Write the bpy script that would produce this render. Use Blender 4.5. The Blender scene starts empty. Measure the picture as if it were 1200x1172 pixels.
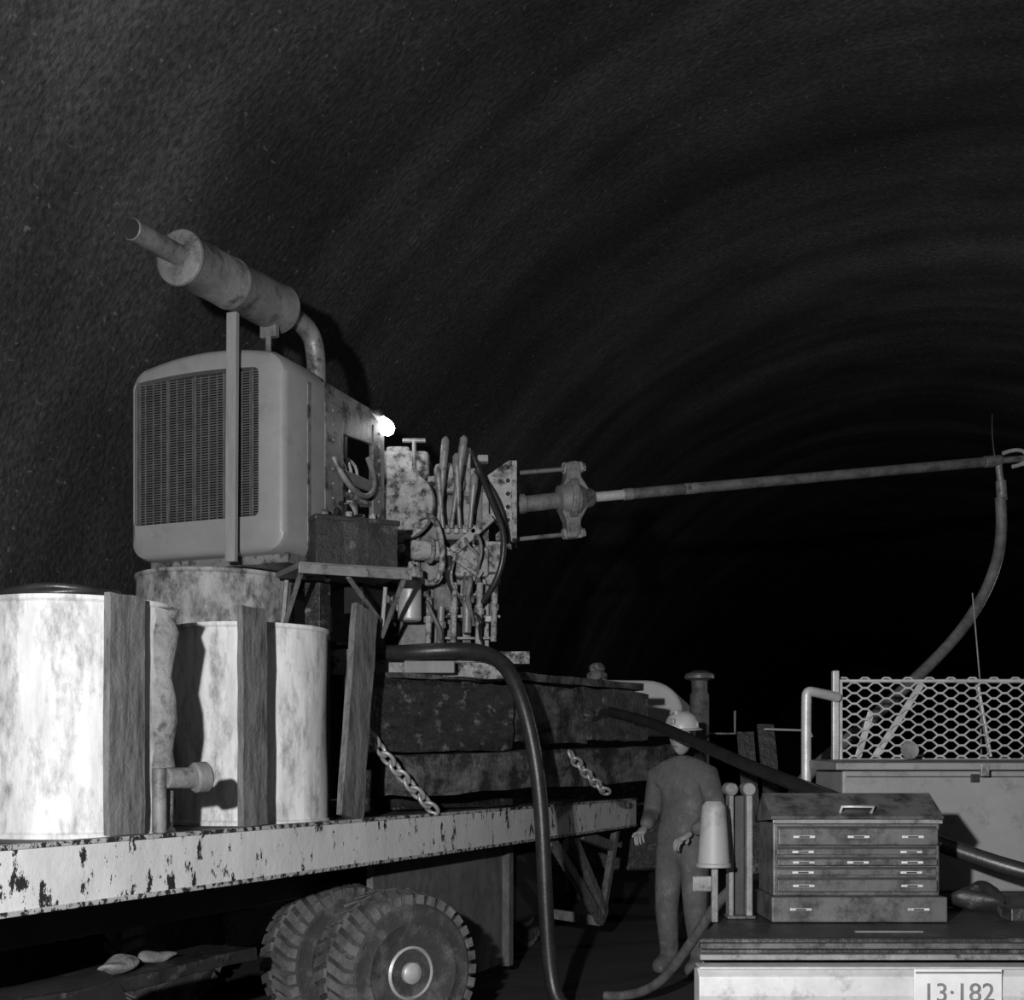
import bpy, bmesh, math, random
from mathutils import Vector, Matrix, noise
random.seed(11)
S=bpy.context.scene
try: S.view_settings.view_transform='Standard'
except Exception: pass

# ---------------------------------------------------------------- materials
def mat(name,c1,c2=None,scale=5,lo=.4,hi=.6,rough=.6,metal=0,bump=.15,st=(1,1,1),bscale=40,c3=None,s3=3,l3=.5,h3=.6,st3=(1,1,1),emit=0):
    if c2 is None: c2=c1*.7
    m=bpy.data.materials.new(name); m.use_nodes=True
    n=m.node_tree.nodes; L=m.node_tree.links; b=n['Principled BSDF']
    b.inputs['Roughness'].default_value=rough; b.inputs['Metallic'].default_value=metal
    tc=n.new('ShaderNodeTexCoord'); oi=n.new('ShaderNodeObjectInfo')
    ml=n.new('ShaderNodeMath'); ml.operation='MULTIPLY'; ml.inputs[1].default_value=37
    L.new(oi.outputs['Random'],ml.inputs[0])
    ad=n.new('ShaderNodeVectorMath'); ad.operation='ADD'
    L.new(tc.outputs['Object'],ad.inputs[0]); L.new(ml.outputs[0],ad.inputs[1])
    def ns(sc,stv,det=8):
        mp=n.new('ShaderNodeMapping'); mp.inputs['Scale'].default_value=stv
        L.new(ad.outputs[0],mp.inputs['Vector'])
        t=n.new('ShaderNodeTexNoise'); t.inputs['Scale'].default_value=sc; t.inputs['Detail'].default_value=det; t.inputs['Roughness'].default_value=.72
        L.new(mp.outputs[0],t.inputs['Vector']); return t
    def ramp(t,lo,hi,a,bb):
        r=n.new('ShaderNodeValToRGB'); r.color_ramp.elements[0].position=lo; r.color_ramp.elements[1].position=hi
        r.color_ramp.elements[0].color=(a,a,a,1); r.color_ramp.elements[1].color=(bb,bb,bb,1)
        L.new(t.outputs['Fac'],r.inputs[0]); return r
    r=ramp(ns(scale,st),lo,hi,c1,c2); out=r.outputs[0]
    if c3 is not None:
        k=ramp(ns(s3,st3),l3,h3,0,1)
        mx=n.new('ShaderNodeMix'); mx.data_type='RGBA'
        L.new(k.outputs[0],mx.inputs[0]); L.new(out,mx.inputs[6]); mx.inputs[7].default_value=(c3,c3,c3,1); out=mx.outputs[2]
    L.new(out,b.inputs['Base Color'])
    if bump:
        bp=n.new('ShaderNodeBump'); bp.inputs['Strength'].default_value=bump; bp.inputs['Distance'].default_value=.02
        L.new(ns(bscale,(1,1,1),4).outputs['Fac'],bp.inputs['Height']); L.new(bp.outputs[0],b.inputs['Normal'])
    if emit:
        b.inputs['Emission Color'].default_value=(1,1,1,1); b.inputs['Emission Strength'].default_value=emit
    return m
M={}
M['drum']=mat('dirty_white_drum_paint',.74,.42,8,.3,.72,.75,0,.15,(1.6,1.6,.3),30,c3=.15,s3=5.5,l3=.50,h3=.70,st3=(1.6,1.6,.6))
M['drumdirty']=mat('stained_drum_paint',.40,.2,7,.35,.65,.75,0,.25,(1.5,1.5,.7),25,c3=.05,s3=7,l3=.46,h3=.64,st3=(1.3,1.3,.8))
M['rail']=mat('chipped_white_paint',.72,.5,5,.3,.75,.6,0,.15,(1,1,.5),30,c3=.02,s3=12,l3=.575,h3=.59,st3=(1.0,1.0,.5))
M['railtop']=mat('worn_rail_edge',.5,.3,6,.3,.7,.6,0,.15,(1,1,1),30,c3=.02,s3=18,l3=.50,h3=.53)
M['wood']=mat('weathered_plank',.20,.11,4,.3,.7,.8,0,.4,(6,6,.7),30,c3=.03,s3=5,l3=.45,h3=.68,st3=(5,5,1))
M['woodl']=mat('pale_wood',.27,.17,4,.3,.7,.8,0,.2,(6,6,.7),30)
M['timber']=mat('oil_soaked_timber',.012,.045,5,.35,.7,.5,0,1.0,(1,1,3),16,c3=.18,s3=8,l3=.56,h3=.68,st3=(1,1,1.6))
M['timber2']=mat('muddy_timber',.04,.17,6,.35,.7,.7,0,1.0,(1,1,3),16,c3=.012,s3=6,l3=.45,h3=.59)
M['enamel']=mat('grey_machine_enamel',.26,.20,3,.3,.7,.42,.0,.04,(1,1,1),30,c3=.13,s3=5,l3=.56,h3=.85)
M['enamelw']=mat('worn_machine_enamel',.20,.12,6,.35,.65,.5,0,.2,(1,1,1),40,c3=.035,s3=10,l3=.49,h3=.59)
M['dark']=mat('dark_void_metal',.012,.02,6,.4,.6,.6,0,.1)
M['grille']=mat('grille_wire',.12,.08,14,.4,.6,.5,.1,0)
M['muff']=mat('heat_stained_steel',.21,.10,7,.3,.7,.6,.1,.25,(1,1,1),35,c3=.035,s3=8,l3=.50,h3=.68)
M['pipe']=mat('grey_steel',.26,.14,8,.35,.65,.45,.2,.1,c3=.04,s3=14,l3=.52,h3=.66)
M['rod']=mat('worn_drill_steel',.17,.09,10,.35,.65,.5,.2,.15,c3=.05,s3=5,l3=.48,h3=.70)
M['mud']=mat('mud_caked_metal',.40,.20,11,.3,.7,.8,0,.8,(1,1,1),22,c3=.03,s3=12,l3=.47,h3=.60)
M['blk']=mat('black_rubber',.018,.03,8,.4,.6,.38,0,.1)
M['hoseg']=mat('dusty_hose',.10,.18,9,.4,.6,.5,0,.25)
M['tire']=mat('muddy_tire_rubber',.035,.06,6,.4,.6,.85,0,.4,c3=.15,s3=6,l3=.50,h3=.72)
M['tread']=mat('tyre_tread_mud',.05,.18,7,.35,.65,.85,0,.4)
M['shiny']=mat('galvanised_steel',.52,.34,8,.35,.65,.4,.2,.1)
M['chain']=mat('chain_steel',.5,.3,20,.35,.65,.4,.4,.1)
M['black']=mat('black_battery_case',.015,.03,7,.4,.6,.45,0,.3,c3=.10,s3=9,l3=.55,h3=.68)
M['panel']=mat('dusty_grey_panel',.17,.10,4,.35,.65,.75,0,.2,c3=.05,s3=6,l3=.50,h3=.72,st3=(1,1,.5))
M['cab']=mat('cabinet_grey_paint',.25,.19,3,.3,.7,.55,0,.06,c3=.09,s3=7,l3=.52,h3=.74)
M['tool']=mat('toolbox_grey',.12,.07,5,.3,.7,.4,.1,.1,c3=.03,s3=10,l3=.47,h3=.64)
M['chrome']=mat('bumper_metal',.6,.4,4,.3,.7,.4,.1,.05,c3=.2,s3=9,l3=.54,h3=.72)
M['white']=mat('white_vehicle_paint',.7,.55,3,.3,.7,.5,0,.03)
M['plate']=mat('licence_plate_paint',.6,.45,7,.3,.7,.5,0,0)
M['num']=mat('numeral_paint',.10,.2,9,.3,.7,.5,0,0)
M['cloth']=mat('dark_work_clothes',.10,.17,6,.35,.65,.9,0,.6,(1,1,1),18,c3=.26,s3=8,l3=.55,h3=.72)
M['skin']=mat('skin_tone',.40,.34,9,.4,.6,.6,0,.05)
M['hat']=mat('hard_hat_shell',.65,.55,5,.4,.6,.35,0,0)
M['ground']=mat('wet_muddy_ground',.03,.055,1.2,.35,.65,.85,0,.8,(1,1,1),5)
M['hair']=mat('dark_hair',.02)
M['bulb']=mat('lit_bulb_glass',.9,.9,emit=14,bump=0)
M['rag']=mat('light_rag',.26,.11,7,.35,.65,.9,0,.5,c3=.04,s3=9,l3=.52,h3=.64)

def tunnel_mat():
    m=bpy.data.materials.new('sprayed_concrete_rock'); m.use_nodes=True
    n=m.node_tree.nodes; L=m.node_tree.links; b=n['Principled BSDF']; b.inputs['Roughness'].default_value=.8
    b.inputs['Specular IOR Level'].default_value=.3
    tc=n.new('ShaderNodeTexCoord')
    def ns(sc,stv=(1,1,1),d=8):
        mp=n.new('ShaderNodeMapping'); mp.inputs['Scale'].default_value=stv; L.new(tc.outputs['Object'],mp.inputs['Vector'])
        t=n.new('ShaderNodeTexNoise'); t.inputs['Scale'].default_value=sc; t.inputs['Detail'].default_value=d; L.new(mp.outputs[0],t.inputs['Vector']); return t
    def rp(t,a,b_,p,q):
        r=n.new('ShaderNodeValToRGB'); e=r.color_ramp.elements
        e[0].position=a; e[1].position=b_; e[0].color=(p,)*3+(1,); e[1].color=(q,)*3+(1,)
        L.new(t.outputs['Fac'],r.inputs[0]); return r.outputs[0]
    def mul(a,b_):
        mx=n.new('ShaderNodeMix'); mx.data_type='RGBA'; mx.blend_type='MULTIPLY'; mx.inputs[0].default_value=1
        L.new(a,mx.inputs[6]); L.new(b_,mx.inputs[7]); return mx.outputs[2]
    c=rp(ns(.8,(1,1.3,1)),.33,.68,.040,.080)
    c=mul(c,rp(ns(24,(1,1,1),6),.35,.70,.65,1.35))
    c=mul(c,rp(ns(.55,(.10,1,.10),3),.36,.64,.55,1.15))     # darker and lighter bands around the bore
    c=mul(c,rp(ns(2.2,(.06,1,.06),3),.35,.65,.75,1.15))
    sp=rp(ns(30,(1,.5,1),2),.68,.75,0,1)
    mx=n.new('ShaderNodeMix'); mx.data_type='RGBA'; L.new(sp,mx.inputs[0]); L.new(c,mx.inputs[6]); mx.inputs[7].default_value=(.14,.14,.14,1)
    L.new(mx.outputs[2],b.inputs['Base Color'])
    bp=n.new('ShaderNodeBump'); bp.inputs['Strength'].default_value=.6; bp.inputs['Distance'].default_value=.03
    L.new(ns(26,(1,1,1),5).outputs['Fac'],bp.inputs['Height']); L.new(bp.outputs[0],b.inputs['Normal'])
    return m
M['tunnel']=tunnel_mat()

# ---------------------------------------------------------------- helpers
WORLD=Matrix.Identity(4)
TA=math.radians(-22.4)
TR=Matrix.Translation((-1.657,4.4,0))@Matrix.Rotation(TA,4,'Z')
class G:
    def __init__(s,name,loc,frame=None):
        s.f=frame or WORLD
        s.e=bpy.data.objects.new(name,None); s.e.empty_display_size=.2
        s.e.matrix_basis=s.f@Matrix.Translation(loc); S.collection.objects.link(s.e)
class F:
    def __init__(s,frame): s.f=frame; s.e=None
class Sub:
    def __init__(s,g,frame): s.f=frame; s.e=g.e
def place(o,P):
    if o.type=='MESH':
        vs=[v.co for v in o.data.vertices]
        c=Vector([(min(v[i] for v in vs)+max(v[i] for v in vs))/2 for i in range(3)])
        o.data.transform(Matrix.Translation(-c)); mb=P.f@Matrix.Translation(c)
    else: mb=P.f
    S.collection.objects.link(o)
    if P.e:
        o.parent=P.e; o.matrix_parent_inverse=P.e.matrix_basis.inverted()
    o.matrix_basis=mb
    return o
W=F(WORLD); T=F(TR)
def mesh(name,P,verts,faces,m,smooth=False,bevel=0):
    me=bpy.data.meshes.new(name); me.from_pydata([tuple(v) for v in verts],[],faces); 
    bm=bmesh.new(); bm.from_mesh(me); bmesh.ops.recalc_face_normals(bm,faces=bm.faces); bm.to_mesh(me); bm.free()
    me.materials.append(M[m]); o=bpy.data.objects.new(name,me)
    if smooth:
        for p in me.polygons: p.use_smooth=True
        try: me.set_sharp_from_angle(angle=math.radians(40))
        except Exception: pass
    place(o,P)
    if bevel:
        b=o.modifiers.new('b','BEVEL'); b.width=bevel; b.segments=2; b.limit_method='ANGLE'
    return o
BF=[(0,1,3,2),(4,6,7,5),(0,4,5,1),(2,3,7,6),(0,2,6,4),(1,5,7,3)]
def box(name,P,lo,hi,m,bevel=.006):
    v=[(x,y,z) for x in (lo[0],hi[0]) for y in (lo[1],hi[1]) for z in (lo[2],hi[2])]
    return mesh(name,P,v,BF,m,bevel=bevel)
def basis(d,up=(0,0,1)):
    d=Vector(d).normalized(); u=Vector(up)
    if abs(d.dot(u))>.97: u=Vector((0,1,0))
    a=d.cross(u).normalized(); b=a.cross(d).normalized(); return d,a,b
def beam(name,P,p1,p2,w,h,m,bevel=.006,up=(0,0,1)):
    p1=Vector(p1);p2=Vector(p2);d,a,b=basis(p2-p1,up)
    v=[p+a*sx*w/2+b*sz*h/2 for p in (p1,p2) for sx in (-1,1) for sz in (-1,1)]
    return mesh(name,P,v,BF,m,bevel=bevel)
def lathe(name,P,p0,d,prof,m,seg=40):
    p0=Vector(p0);d,a,b=basis(d); vs=[];fs=[]
    for r,t in prof:
        for i in range(seg):
            q=2*math.pi*i/seg; vs.append(p0+d*t+(a*math.cos(q)+b*math.sin(q))*max(r,1e-4))
    for j in range(len(prof)-1):
        for i in range(seg):
            k=(i+1)%seg; fs.append((j*seg+i,j*seg+k,(j+1)*seg+k,(j+1)*seg+i))
    fs.append(tuple(range(seg))); fs.append(tuple((len(prof)-1)*seg+i for i in range(seg)))
    return mesh(name,P,vs,fs,m,smooth=True)
def cyl(name,P,p1,p2,r,m,r2=None,seg=28):
    p1=Vector(p1);p2=Vector(p2);l=(p2-p1).length; r2=r if r2 is None else r2; e=min(.15*min(r,r2)+1e-4,l*.2)
    return lathe(name,P,p1,p2-p1,[(r-e,0),(r,e),(r2,l-e),(r2-e,l)],m,seg)
def tube(name,P,pts,r,m,order=4,cyc=False,radii=None):
    cu=bpy.data.curves.new(name,'CURVE'); cu.dimensions='3D'; cu.bevel_depth=r; cu.bevel_resolution=5; cu.use_fill_caps=True; cu.resolution_u=8
    sets=pts if isinstance(pts[0][0],(tuple,list,Vector)) else [pts]
    for ps in sets:
        sp=cu.splines.new('POLY' if order<3 else 'NURBS'); sp.points.add(len(ps)-1)
        for q,p in zip(sp.points,ps): q.co=(p[0],p[1],p[2],1)
        if order>=3: sp.order_u=min(order,len(ps)); sp.use_endpoint_u=True
        sp.use_cyclic_u=cyc
    cu.materials.append(M[m]); o=bpy.data.objects.new(name,cu); return place(o,P)
def prism(name,P,poly,off,m,bevel=.004):
    n=len(poly); off=Vector(off); v=[Vector(p) for p in poly]+[Vector(p)+off for p in poly]
    f=[tuple(range(n)),tuple(range(n,2*n))]+[(i,(i+1)%n,n+(i+1)%n,n+i) for i in range(n)]
    return mesh(name,P,v,f,m,bevel=bevel)
def ball(name,P,c,r,m,seg=24):
    if not isinstance(r,tuple): r=(r,r,r)
    bm=bmesh.new(); bmesh.ops.create_uvsphere(bm,u_segments=seg,v_segments=seg//2,radius=1)
    me=bpy.data.meshes.new(name)
    for v in bm.verts: v.co=Vector((v.co.x*r[0]+c[0],v.co.y*r[1]+c[1],v.co.z*r[2]+c[2]))
    for f in bm.faces: f.smooth=True
    bm.to_mesh(me); bm.free(); me.materials.append(M[m]); return place(bpy.data.objects.new(name,me),P)
def rough(o,amp=.01,freq=6,cuts=5):
    bm=bmesh.new(); bm.from_mesh(o.data); bmesh.ops.subdivide_edges(bm,edges=bm.edges,cuts=cuts,use_grid_fill=True)
    for v in bm.verts:
        n=noise.noise_vector((v.co+o.matrix_basis.translation)*freq); v.co+=n*amp
    bm.to_mesh(o.data); bm.free(); return o

# ---------------------------------------------------------------- tunnel
tang=math.atan2(.267,1)
TF=F(Matrix.Translation((.8,0,1.2))@Matrix.Rotation(-tang,4,'Z'))
vs=[];fs=[];NA=130;NL=420;R=5.9;LEN=82
for j in range(NL+1):
    y=-7+LEN*(j/NL)**1.25
    ring=.04*noise.noise(Vector((0,y*.9,3)))+.022*noise.noise(Vector((5,y*2.6,0)))
    for i in range(NA+1):
        q=math.radians(-14)+math.radians(208)*i/NA
        rr=R+ring+.07*noise.noise(Vector((math.cos(q)*2.2,y*.40,math.sin(q)*2.2)))+.010*noise.noise(Vector((math.cos(q)*12,y*2,math.sin(q)*12)))
        vs.append((math.cos(q)*rr,y,math.sin(q)*rr))
for j in range(NL):
    for i in range(NA):
        a=j*(NA+1)+i; fs.append((a,a+1,a+NA+2,a+NA+1))
mesh('wall_tunnel_vault',TF,vs,fs,'tunnel',smooth=True)
for nm,y in (('wall_far',LEN-7.1),('wall_back',-6.9)):
    ring=[(math.cos(math.radians(-14)+math.radians(208)*i/60)*5.95,y,math.sin(math.radians(-14)+math.radians(208)*i/60)*5.95) for i in range(61)]
    prism(nm,TF,ring,(0,.1 if y>0 else -.1,0),'tunnel',0)
vs=[];fs=[];NX=60;NY=170
for j in range(NY+1):
    for i in range(NX+1):
        x=-6+12*i/NX; y=-7+LEN*j/NY
        vs.append((x,y,-1.2+.03*noise.noise(Vector((x*1.3,y*1.3,0)))))
for j in range(NY):
    for i in range(NX):
        a=j*(NX+1)+i; fs.append((a,a+1,a+NX+2,a+NX+1))
mesh('floor',TF,vs,fs,'ground',smooth=True)

# ---------------------------------------------------------------- flatbed truck
B=G('flatbed_truck',(-.6,3,0),TR)
box('side_rail',B,(-.1,-1.6,1.0),(0,7.16,1.236),'rail',.008)
box('rail_top_lip',B,(-.05,-1.6,1.222),(.006,7.17,1.240),'railtop',.004)
box('rail_bottom_lip',B,(-.1,-1.6,.995),(.005,7.17,1.015),'railtop',.004)
box('deck',B,(-2.3,-1.6,1.16),(-.1,7.1,1.225),'timber2',.005)
box('far_side_rail',B,(-2.4,-1.6,1.0),(-2.3,7.16,1.236),'rail',.008)
box('end_rail',B,(-2.3,7.1,1.0),(-.1,7.16,1.22),'rail',.005)
for x in (-.62,-1.7): box('chassis_beam',B,(x-.06,-1.6,.78),(x+.06,7,1.0),'dark')
for i in range(11): box('cross_member',B,(-2.3,-1.3+i*.8,1.0),(-.1,-1.22+i*.8,1.16),'dark')
rough(box('mud_guard_panel',B,(-.34,3.0,.12),(-.3,4.95,1.0),'panel',0),.006,4,6)
box('mud_guard_edge',B,(-.35,4.9,.1),(-.25,4.98,1.0),'panel',.004)
box('fuel_tank',B,(-.9,5.1,.35),(-.35,6.0,.9),'dark',.04)
for i,(p1,p2) in enumerate([((-.1,5.3,1.0),(-.1,6.5,.25)),((-.1,6.5,.25),(-.1,6.9,1.0)),((-.1,5.8,.98),(-.1,6.6,.3)),((-.1,6.0,.98),(-.1,6.75,.85)),((-.1,6.5,.25),(-.6,6.5,.3)),((-.1,5.3,.97),(-.6,6.4,.3))]):
    beam('step_frame_%d'%i,B,p1,p2,.05,.08,'wood',.004)
box('inner_chassis_angle',B,(-.66,-1.6,.84),(-.60,2.3,.98),'panel')
cyl('air_tank',B,(-.45,-.6,.50),(-.45,.9,.50),.15,'dark')
def wheel(P,name,c,n,r=.45,w=.27,tm='tire',hub=1):
    c=Vector(c); d=Vector(n).normalized(); s=r/.45
    pr=[(.2*s*hub,-.02),(.27*s*hub,-.04),(r*.8,0),(r*.93,.012),(r*.985,.04),(r,.08),(r,w-.08),(r*.985,w-.04),(r*.93,w-.012),(r*.86,w),(r*.84,w+.006),(r*.80,w+.004),(r*.66,w+.006),(r*.64,w+.010),(r*.62,w+.004),(.27*s*hub,w-.02)]
    lathe(name+'_tyre',P,c-d*w,d,pr,tm,64)
    lathe(name+'_rim',P,c-d*w,d,[(.255*s*hub,w-.10),(.272*s*hub,w-.015),(.25*s*hub,w-.005),(.23*s*hub,w-.03),(.20*s*hub,w-.06),(.11*hub,w-.06),(.10*hub,w+.0),(.05*hub,w+.02)],'shiny',48)
    d_,a,b=basis(d); vs=[];fs=[]
    NT=34
    for i in range(NT):
        q=2*math.pi*i/NT
        for sgn in (0,1):
            qq=q+(sgn*math.pi/NT)
            rad=a*math.cos(qq)+b*math.sin(qq); tan=-a*math.sin(qq)+b*math.cos(qq)
            t0=(.0 if sgn==0 else .54)*w; t1=(.46 if sgn==0 else 1.0)*w
            k=len(vs)
            sk=.025 if sgn==0 else -.025
            for t,off in ((t0,-sk),(t1,sk)):
                edge=.94 if (t<.05*w or t>.95*w) else .995
                for hw in (-.025,.025):
                    for rr in (edge*r-.03,edge*r+.018):
                        vs.append(c-d*w+d*t+rad*rr+tan*(hw+off))
            fs+= [tuple(k+i_ for i_ in f) for f in BF]
    mesh(name+'_tread',P,vs,fs,'tread')
    for i in range(8):
        q=2*math.pi*i/8; p=c+(a*math.cos(q)+b*math.sin(q))*.145*s*hub
        cyl(name+'_nut',P,p-d*.06,p-d*.035,.013*hub,'pipe',seg=6)
BWf=Sub(B,WORLD)
n1=Vector((.62,-.78,0)); wc=Vector((-.52,6.72,.42))
wheel(BWf,'front_outer_wheel',wc,n1,.42,.32,hub=.56)
c2=wc-n1.normalized()*.45+Vector((-.08,.05,0))
wheel(BWf,'front_inner_wheel',c2,n1,.42,.32,hub=.56)
beam('axle',BWf,c2-n1*.2,wc-n1*.2,.1,.1,'dark')
fx=TR@Vector((-2.0,3.2,.44)); fd=Vector((-.9246,.381,0))
wheel(BWf,'far_wheel',fx,fd)
wheel(BWf,'tail_wheel',TR@Vector((-.75,6.55,.44)),-fd)
SP=box('muddy_step',B,(-.66,.1,.56),(-.34,1.9,.62),'black',.01); rough(SP,.02,5,6)

# ---------------------------------------------------------------- steel drums
def drum(name,c,r,z0,h,m,frame=TR,seed=0):
    P=F(frame)
    pr=[(r*.97,0),(r*1.015,.0),(r*1.015,.016),(r*.99,.026)]
    for k in range(1,14):
        z=.026+(h-.052)*k/14
        pr.append((r*.99,z))
    pr+=[(r*.99,h-.026),(r*1.015,h-.016),(r*1.015,h),(r*.97,h),(r*.965,h-.02)]
    o=lathe(name,P,(c[0],c[1],z0),(0,0,1),pr,m,72)
    for v in o.data.vertices:
        nz=noise.noise(Vector((v.co.x*3+seed,v.co.y*3,v.co.z*2.2)))
        k=1-.03*max(0,nz)-.004*nz
        v.co.x*=k; v.co.y*=k
    return o
drum('steel_drum',(-.455,.755),.385,1.226,.94,'drum',seed=1)
drum('steel_drum',(-.455,2.0),.392,1.226,.965,'drum',seed=5)
drum('steel_drum',(-1.085,2.60),.44,1.226,1.34,'drumdirty',seed=9)
drum('steel_drum',(-1.27,1.48),.385,1.226,.98,'drumdirty',seed=13)
g=G('coiled_hose',(-.5,.7,2.18),TR)
tube('coil',g,[(-.5+.25*math.cos(a*.5),.70+.22*math.sin(a*.5),2.184+.0010*a+.010*math.sin(a*1.7)) for a in range(30)],.016,'blk')
tube('loose_end',g,[(-.3,.6,2.19),(-.35,.8,2.20),(-.5,1.0,2.24),(-.6,.9,2.26),(-.6,.75,2.2)],.018,'blk')

def plank(p1,p2,w,h,m,up):
    return rough(beam('wooden_plank',T,p1,p2,w,h,m,0,up),.007,8,7)
plank((-.022,.52,1.245),(-.022,.52,2.16),.030,.205,'wood',(0,1,0))
plank((-.022,1.385,1.245),(-.02,1.37,2.21),.030,.19,'wood',(0,1,0))
plank((-.024,2.25,1.245),(-.06,2.47,2.33),.035,.22,'wood',(0,1,0))
tp=lathe('rolled_tarpaulin',T,(-.075,.80,1.245),(0,.03,1),[(.03,0),(.052,.05),(.046,.15),(.054,.25),(.046,.33),(.058,.45),(.05,.55),(.03,.63),(.05,.70),(.062,.80),(.045,.86),(.055,.9),(.03,.91)],'rag',32)
for v in tp.data.vertices: v.co+=noise.noise_vector(v.co*11)*.016
pf=G('pipe_fitting',(.03,.8,1.45),TR)
cyl('stub',pf,(.01,.72,1.46),(.06,.86,1.46),.042,'rag')
cyl('cap',pf,(.055,.84,1.46),(.085,.90,1.465),.062,'muff')
cyl('riser',pf,(.0,.70,1.242),(.0,.70,1.5),.028,'muff')

# ---------------------------------------------------------------- timbers (drill cribbing)
def timber(p1,p2,w,h,m,amp=.022): return rough(beam('timber_beam',W,p1,p2,w,h,m,0),amp,7,11)
timber((-.66,7.55,1.455),(1.36,10.05,1.555),.34,.24,'timber2')
timber((-1.0,7.33,1.80),(-.19,8.33,1.82),.5,.42,'timber')
timber((-.16,8.4,1.86),(.36,9.22,1.87),.42,.38,'timber2')
timber((.40,9.15,1.88),(.86,9.72,1.88),.42,.36,'timber')
timber((-.9,8.1,1.36),(-.2,9.1,1.36),.5,.25,'timber')
timber((-1.2,8.3,1.9),(-.1,9.3,1.95),.6,.42,'timber')
timber((-.35,8.05,2.09),(.85,9.75,2.11),.35,.05,'timber2',.012)
timber((-.72,7.30,2.03),(-.10,7.98,2.05),.12,.03,'timber2',.008)
box('wooden_block',W,(-.62,7.34,2.045),(-.33,7.5,2.115),'woodl')
def chain(a,b,n,sag):
    g=G('steel_chain',a); a=Vector(a);b=Vector(b)
    pts=[a.lerp(b,i/n)+Vector((0,0,-sag*4*(i/n)*(1-i/n))) for i in range(n+1)]
    L_=(b-a).length/n
    for i in range(n):
        c=(pts[i]+pts[i+1])/2; d,u,v=basis(pts[i+1]-pts[i]); s=u if i%2 else v; s=(s+.5*(v if i%2 else -u)).normalized()
        hl=L_*.70; hw=L_*.46; ps=[c+d*hl*math.cos(t)*1.0+s*hw*math.sin(t) for t in [2*math.pi*k/14 for k in range(14)]]
        tube('link_%d'%i,g,ps,L_*.17,'chain',cyc=True)
chain((-.83,7.05,1.74),(-.44,7.33,1.25),10,.02)
chain((.375,8.38,1.60),(.65,8.72,1.33),8,.02)

# ---------------------------------------------------------------- engine (power unit)
E=G('diesel_power_unit',(-.87,2.7,2.6),TR)
def rr(cx,cz,hw,hh,r,crown=0,n=8,m=10):
    pts=[]
    cor=[(1,-1,-90),(1,1,0),(-1,1,90),(-1,-1,180)]
    for ci,(sx,sz,a0) in enumerate(cor):
        for i in range(n+1):
            a=math.radians(a0+90*i/n); pts.append([cx+sx*(hw-r)+r*math.cos(a),cz+sz*(hh-r)+r*math.sin(a)])
        nx=cor[(ci+1)%4]; p=pts[-1]; a=math.radians(nx[2]); q=[cx+nx[0]*(hw-r)+r*math.cos(a),cz+nx[1]*(hh-r)+r*math.sin(a)]
        for i in range(1,m): pts.append([p[0]+(q[0]-p[0])*i/m,p[1]+(q[1]-p[1])*i/m])
    for p in pts:
        if p[1]>cz: p[1]+=crown*(1-((p[0]-cx)/hw)**2)*((p[1]-cz)/hh)
    return pts
cx,cz,hw,hh=-.87,3.13,.49,.51
y0=2.20
outer=rr(cx,cz,hw,hh,.10,.07); outs=rr(cx,cz,hw-.035,hh-.035,.08,.07)
inner=rr(-.935,3.195,.40,.385,.03,.02)
loops=[[(x,y0+.06,z) for x,z in inner],[(x,y0,z) for x,z in inner],[(x,y0,z) for x,z in outs],[(x,y0+.012,z) for x,z in rr(cx,cz,hw-.012,hh-.012,.09,.07)],[(x,y0+.04,z) for x,z in outer],[(x,y0+.40,z) for x,z in outer]]
vs=[p for l in loops for p in l]; n=len(outer); fs=[]
for j in range(len(loops)-1):
    for i in range(n): fs.append((j*n+i,j*n+(i+1)%n,(j+1)*n+(i+1)%n,(j+1)*n+i))
fs.append(tuple((len(loops)-1)*n+i for i in range(n)))
mesh('radiator_cowl',E,vs,fs,'enamel',smooth=True)
prism('radiator_core',E,[(x,y0+.055,z) for x,z in inner],(0,.03,0),'dark',0)
vs=[];fs=[]
def addbox(lo,hi):
    k=len(vs); vs.extend([(x,y,z) for x in (lo[0],hi[0]) for y in (lo[1],hi[1]) for z in (lo[2],hi[2])]); fs.extend([tuple(k+i for i in f) for f in BF])
for i in range(56):
    z=2.825+i*.0135; addbox((-1.33,y0+.02,z),(-.54,y0+.026,z+.005))
for i in range(16):
    x=-1.32+i*.0515; addbox((x,y0+.012,2.815),(x+.006,y0+.02,3.575))
mesh('grille_bars',E,vs,fs,'grille')
for i in range(5): 
    x=-1.30+i*.18; beam('grille_stay_%d'%i,E,(x,y0+.014,2.815),(x,y0+.014,3.58),.010,.008,'grille',0)
box('cowl_seam_strip',E,(-.384,2.42,2.68),(-.374,2.45,3.55),'enamelw',.003)
box('hood_top',E,(-1.34,2.6,3.55),(-.39,3.27,3.60),'enamelw',.02)
prism('hood_side_upper',E,[(-.38,2.6,3.60),(-.38,3.10,3.585),(-.38,3.28,3.50),(-.38,3.28,3.36),(-.38,3.10,3.38),(-.38,2.78,3.36),(-.38,2.6,3.30)],(-.02,0,0),'enamelw')
box('hood_front_post',E,(-.405,2.6,2.72),(-.375,2.80,3.5),'enamelw')
box('hood_rear_post',E,(-.405,3.14,2.75),(-.375,3.28,3.5),'enamelw')
box('hood_mid_bar',E,(-.40,2.7,3.10),(-.38,3.2,3.17),'enamelw')
box('hood_lower_panel',E,(-.42,2.6,2.68),(-.39,2.95,2.86),'enamelw')
box('hood_far_side',E,(-1.36,2.6,2.72),(-1.33,3.28,3.58),'enamelw')
box('hood_back',E,(-1.34,3.2,2.9),(-.6,3.24,3.58),'dark')
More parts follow.
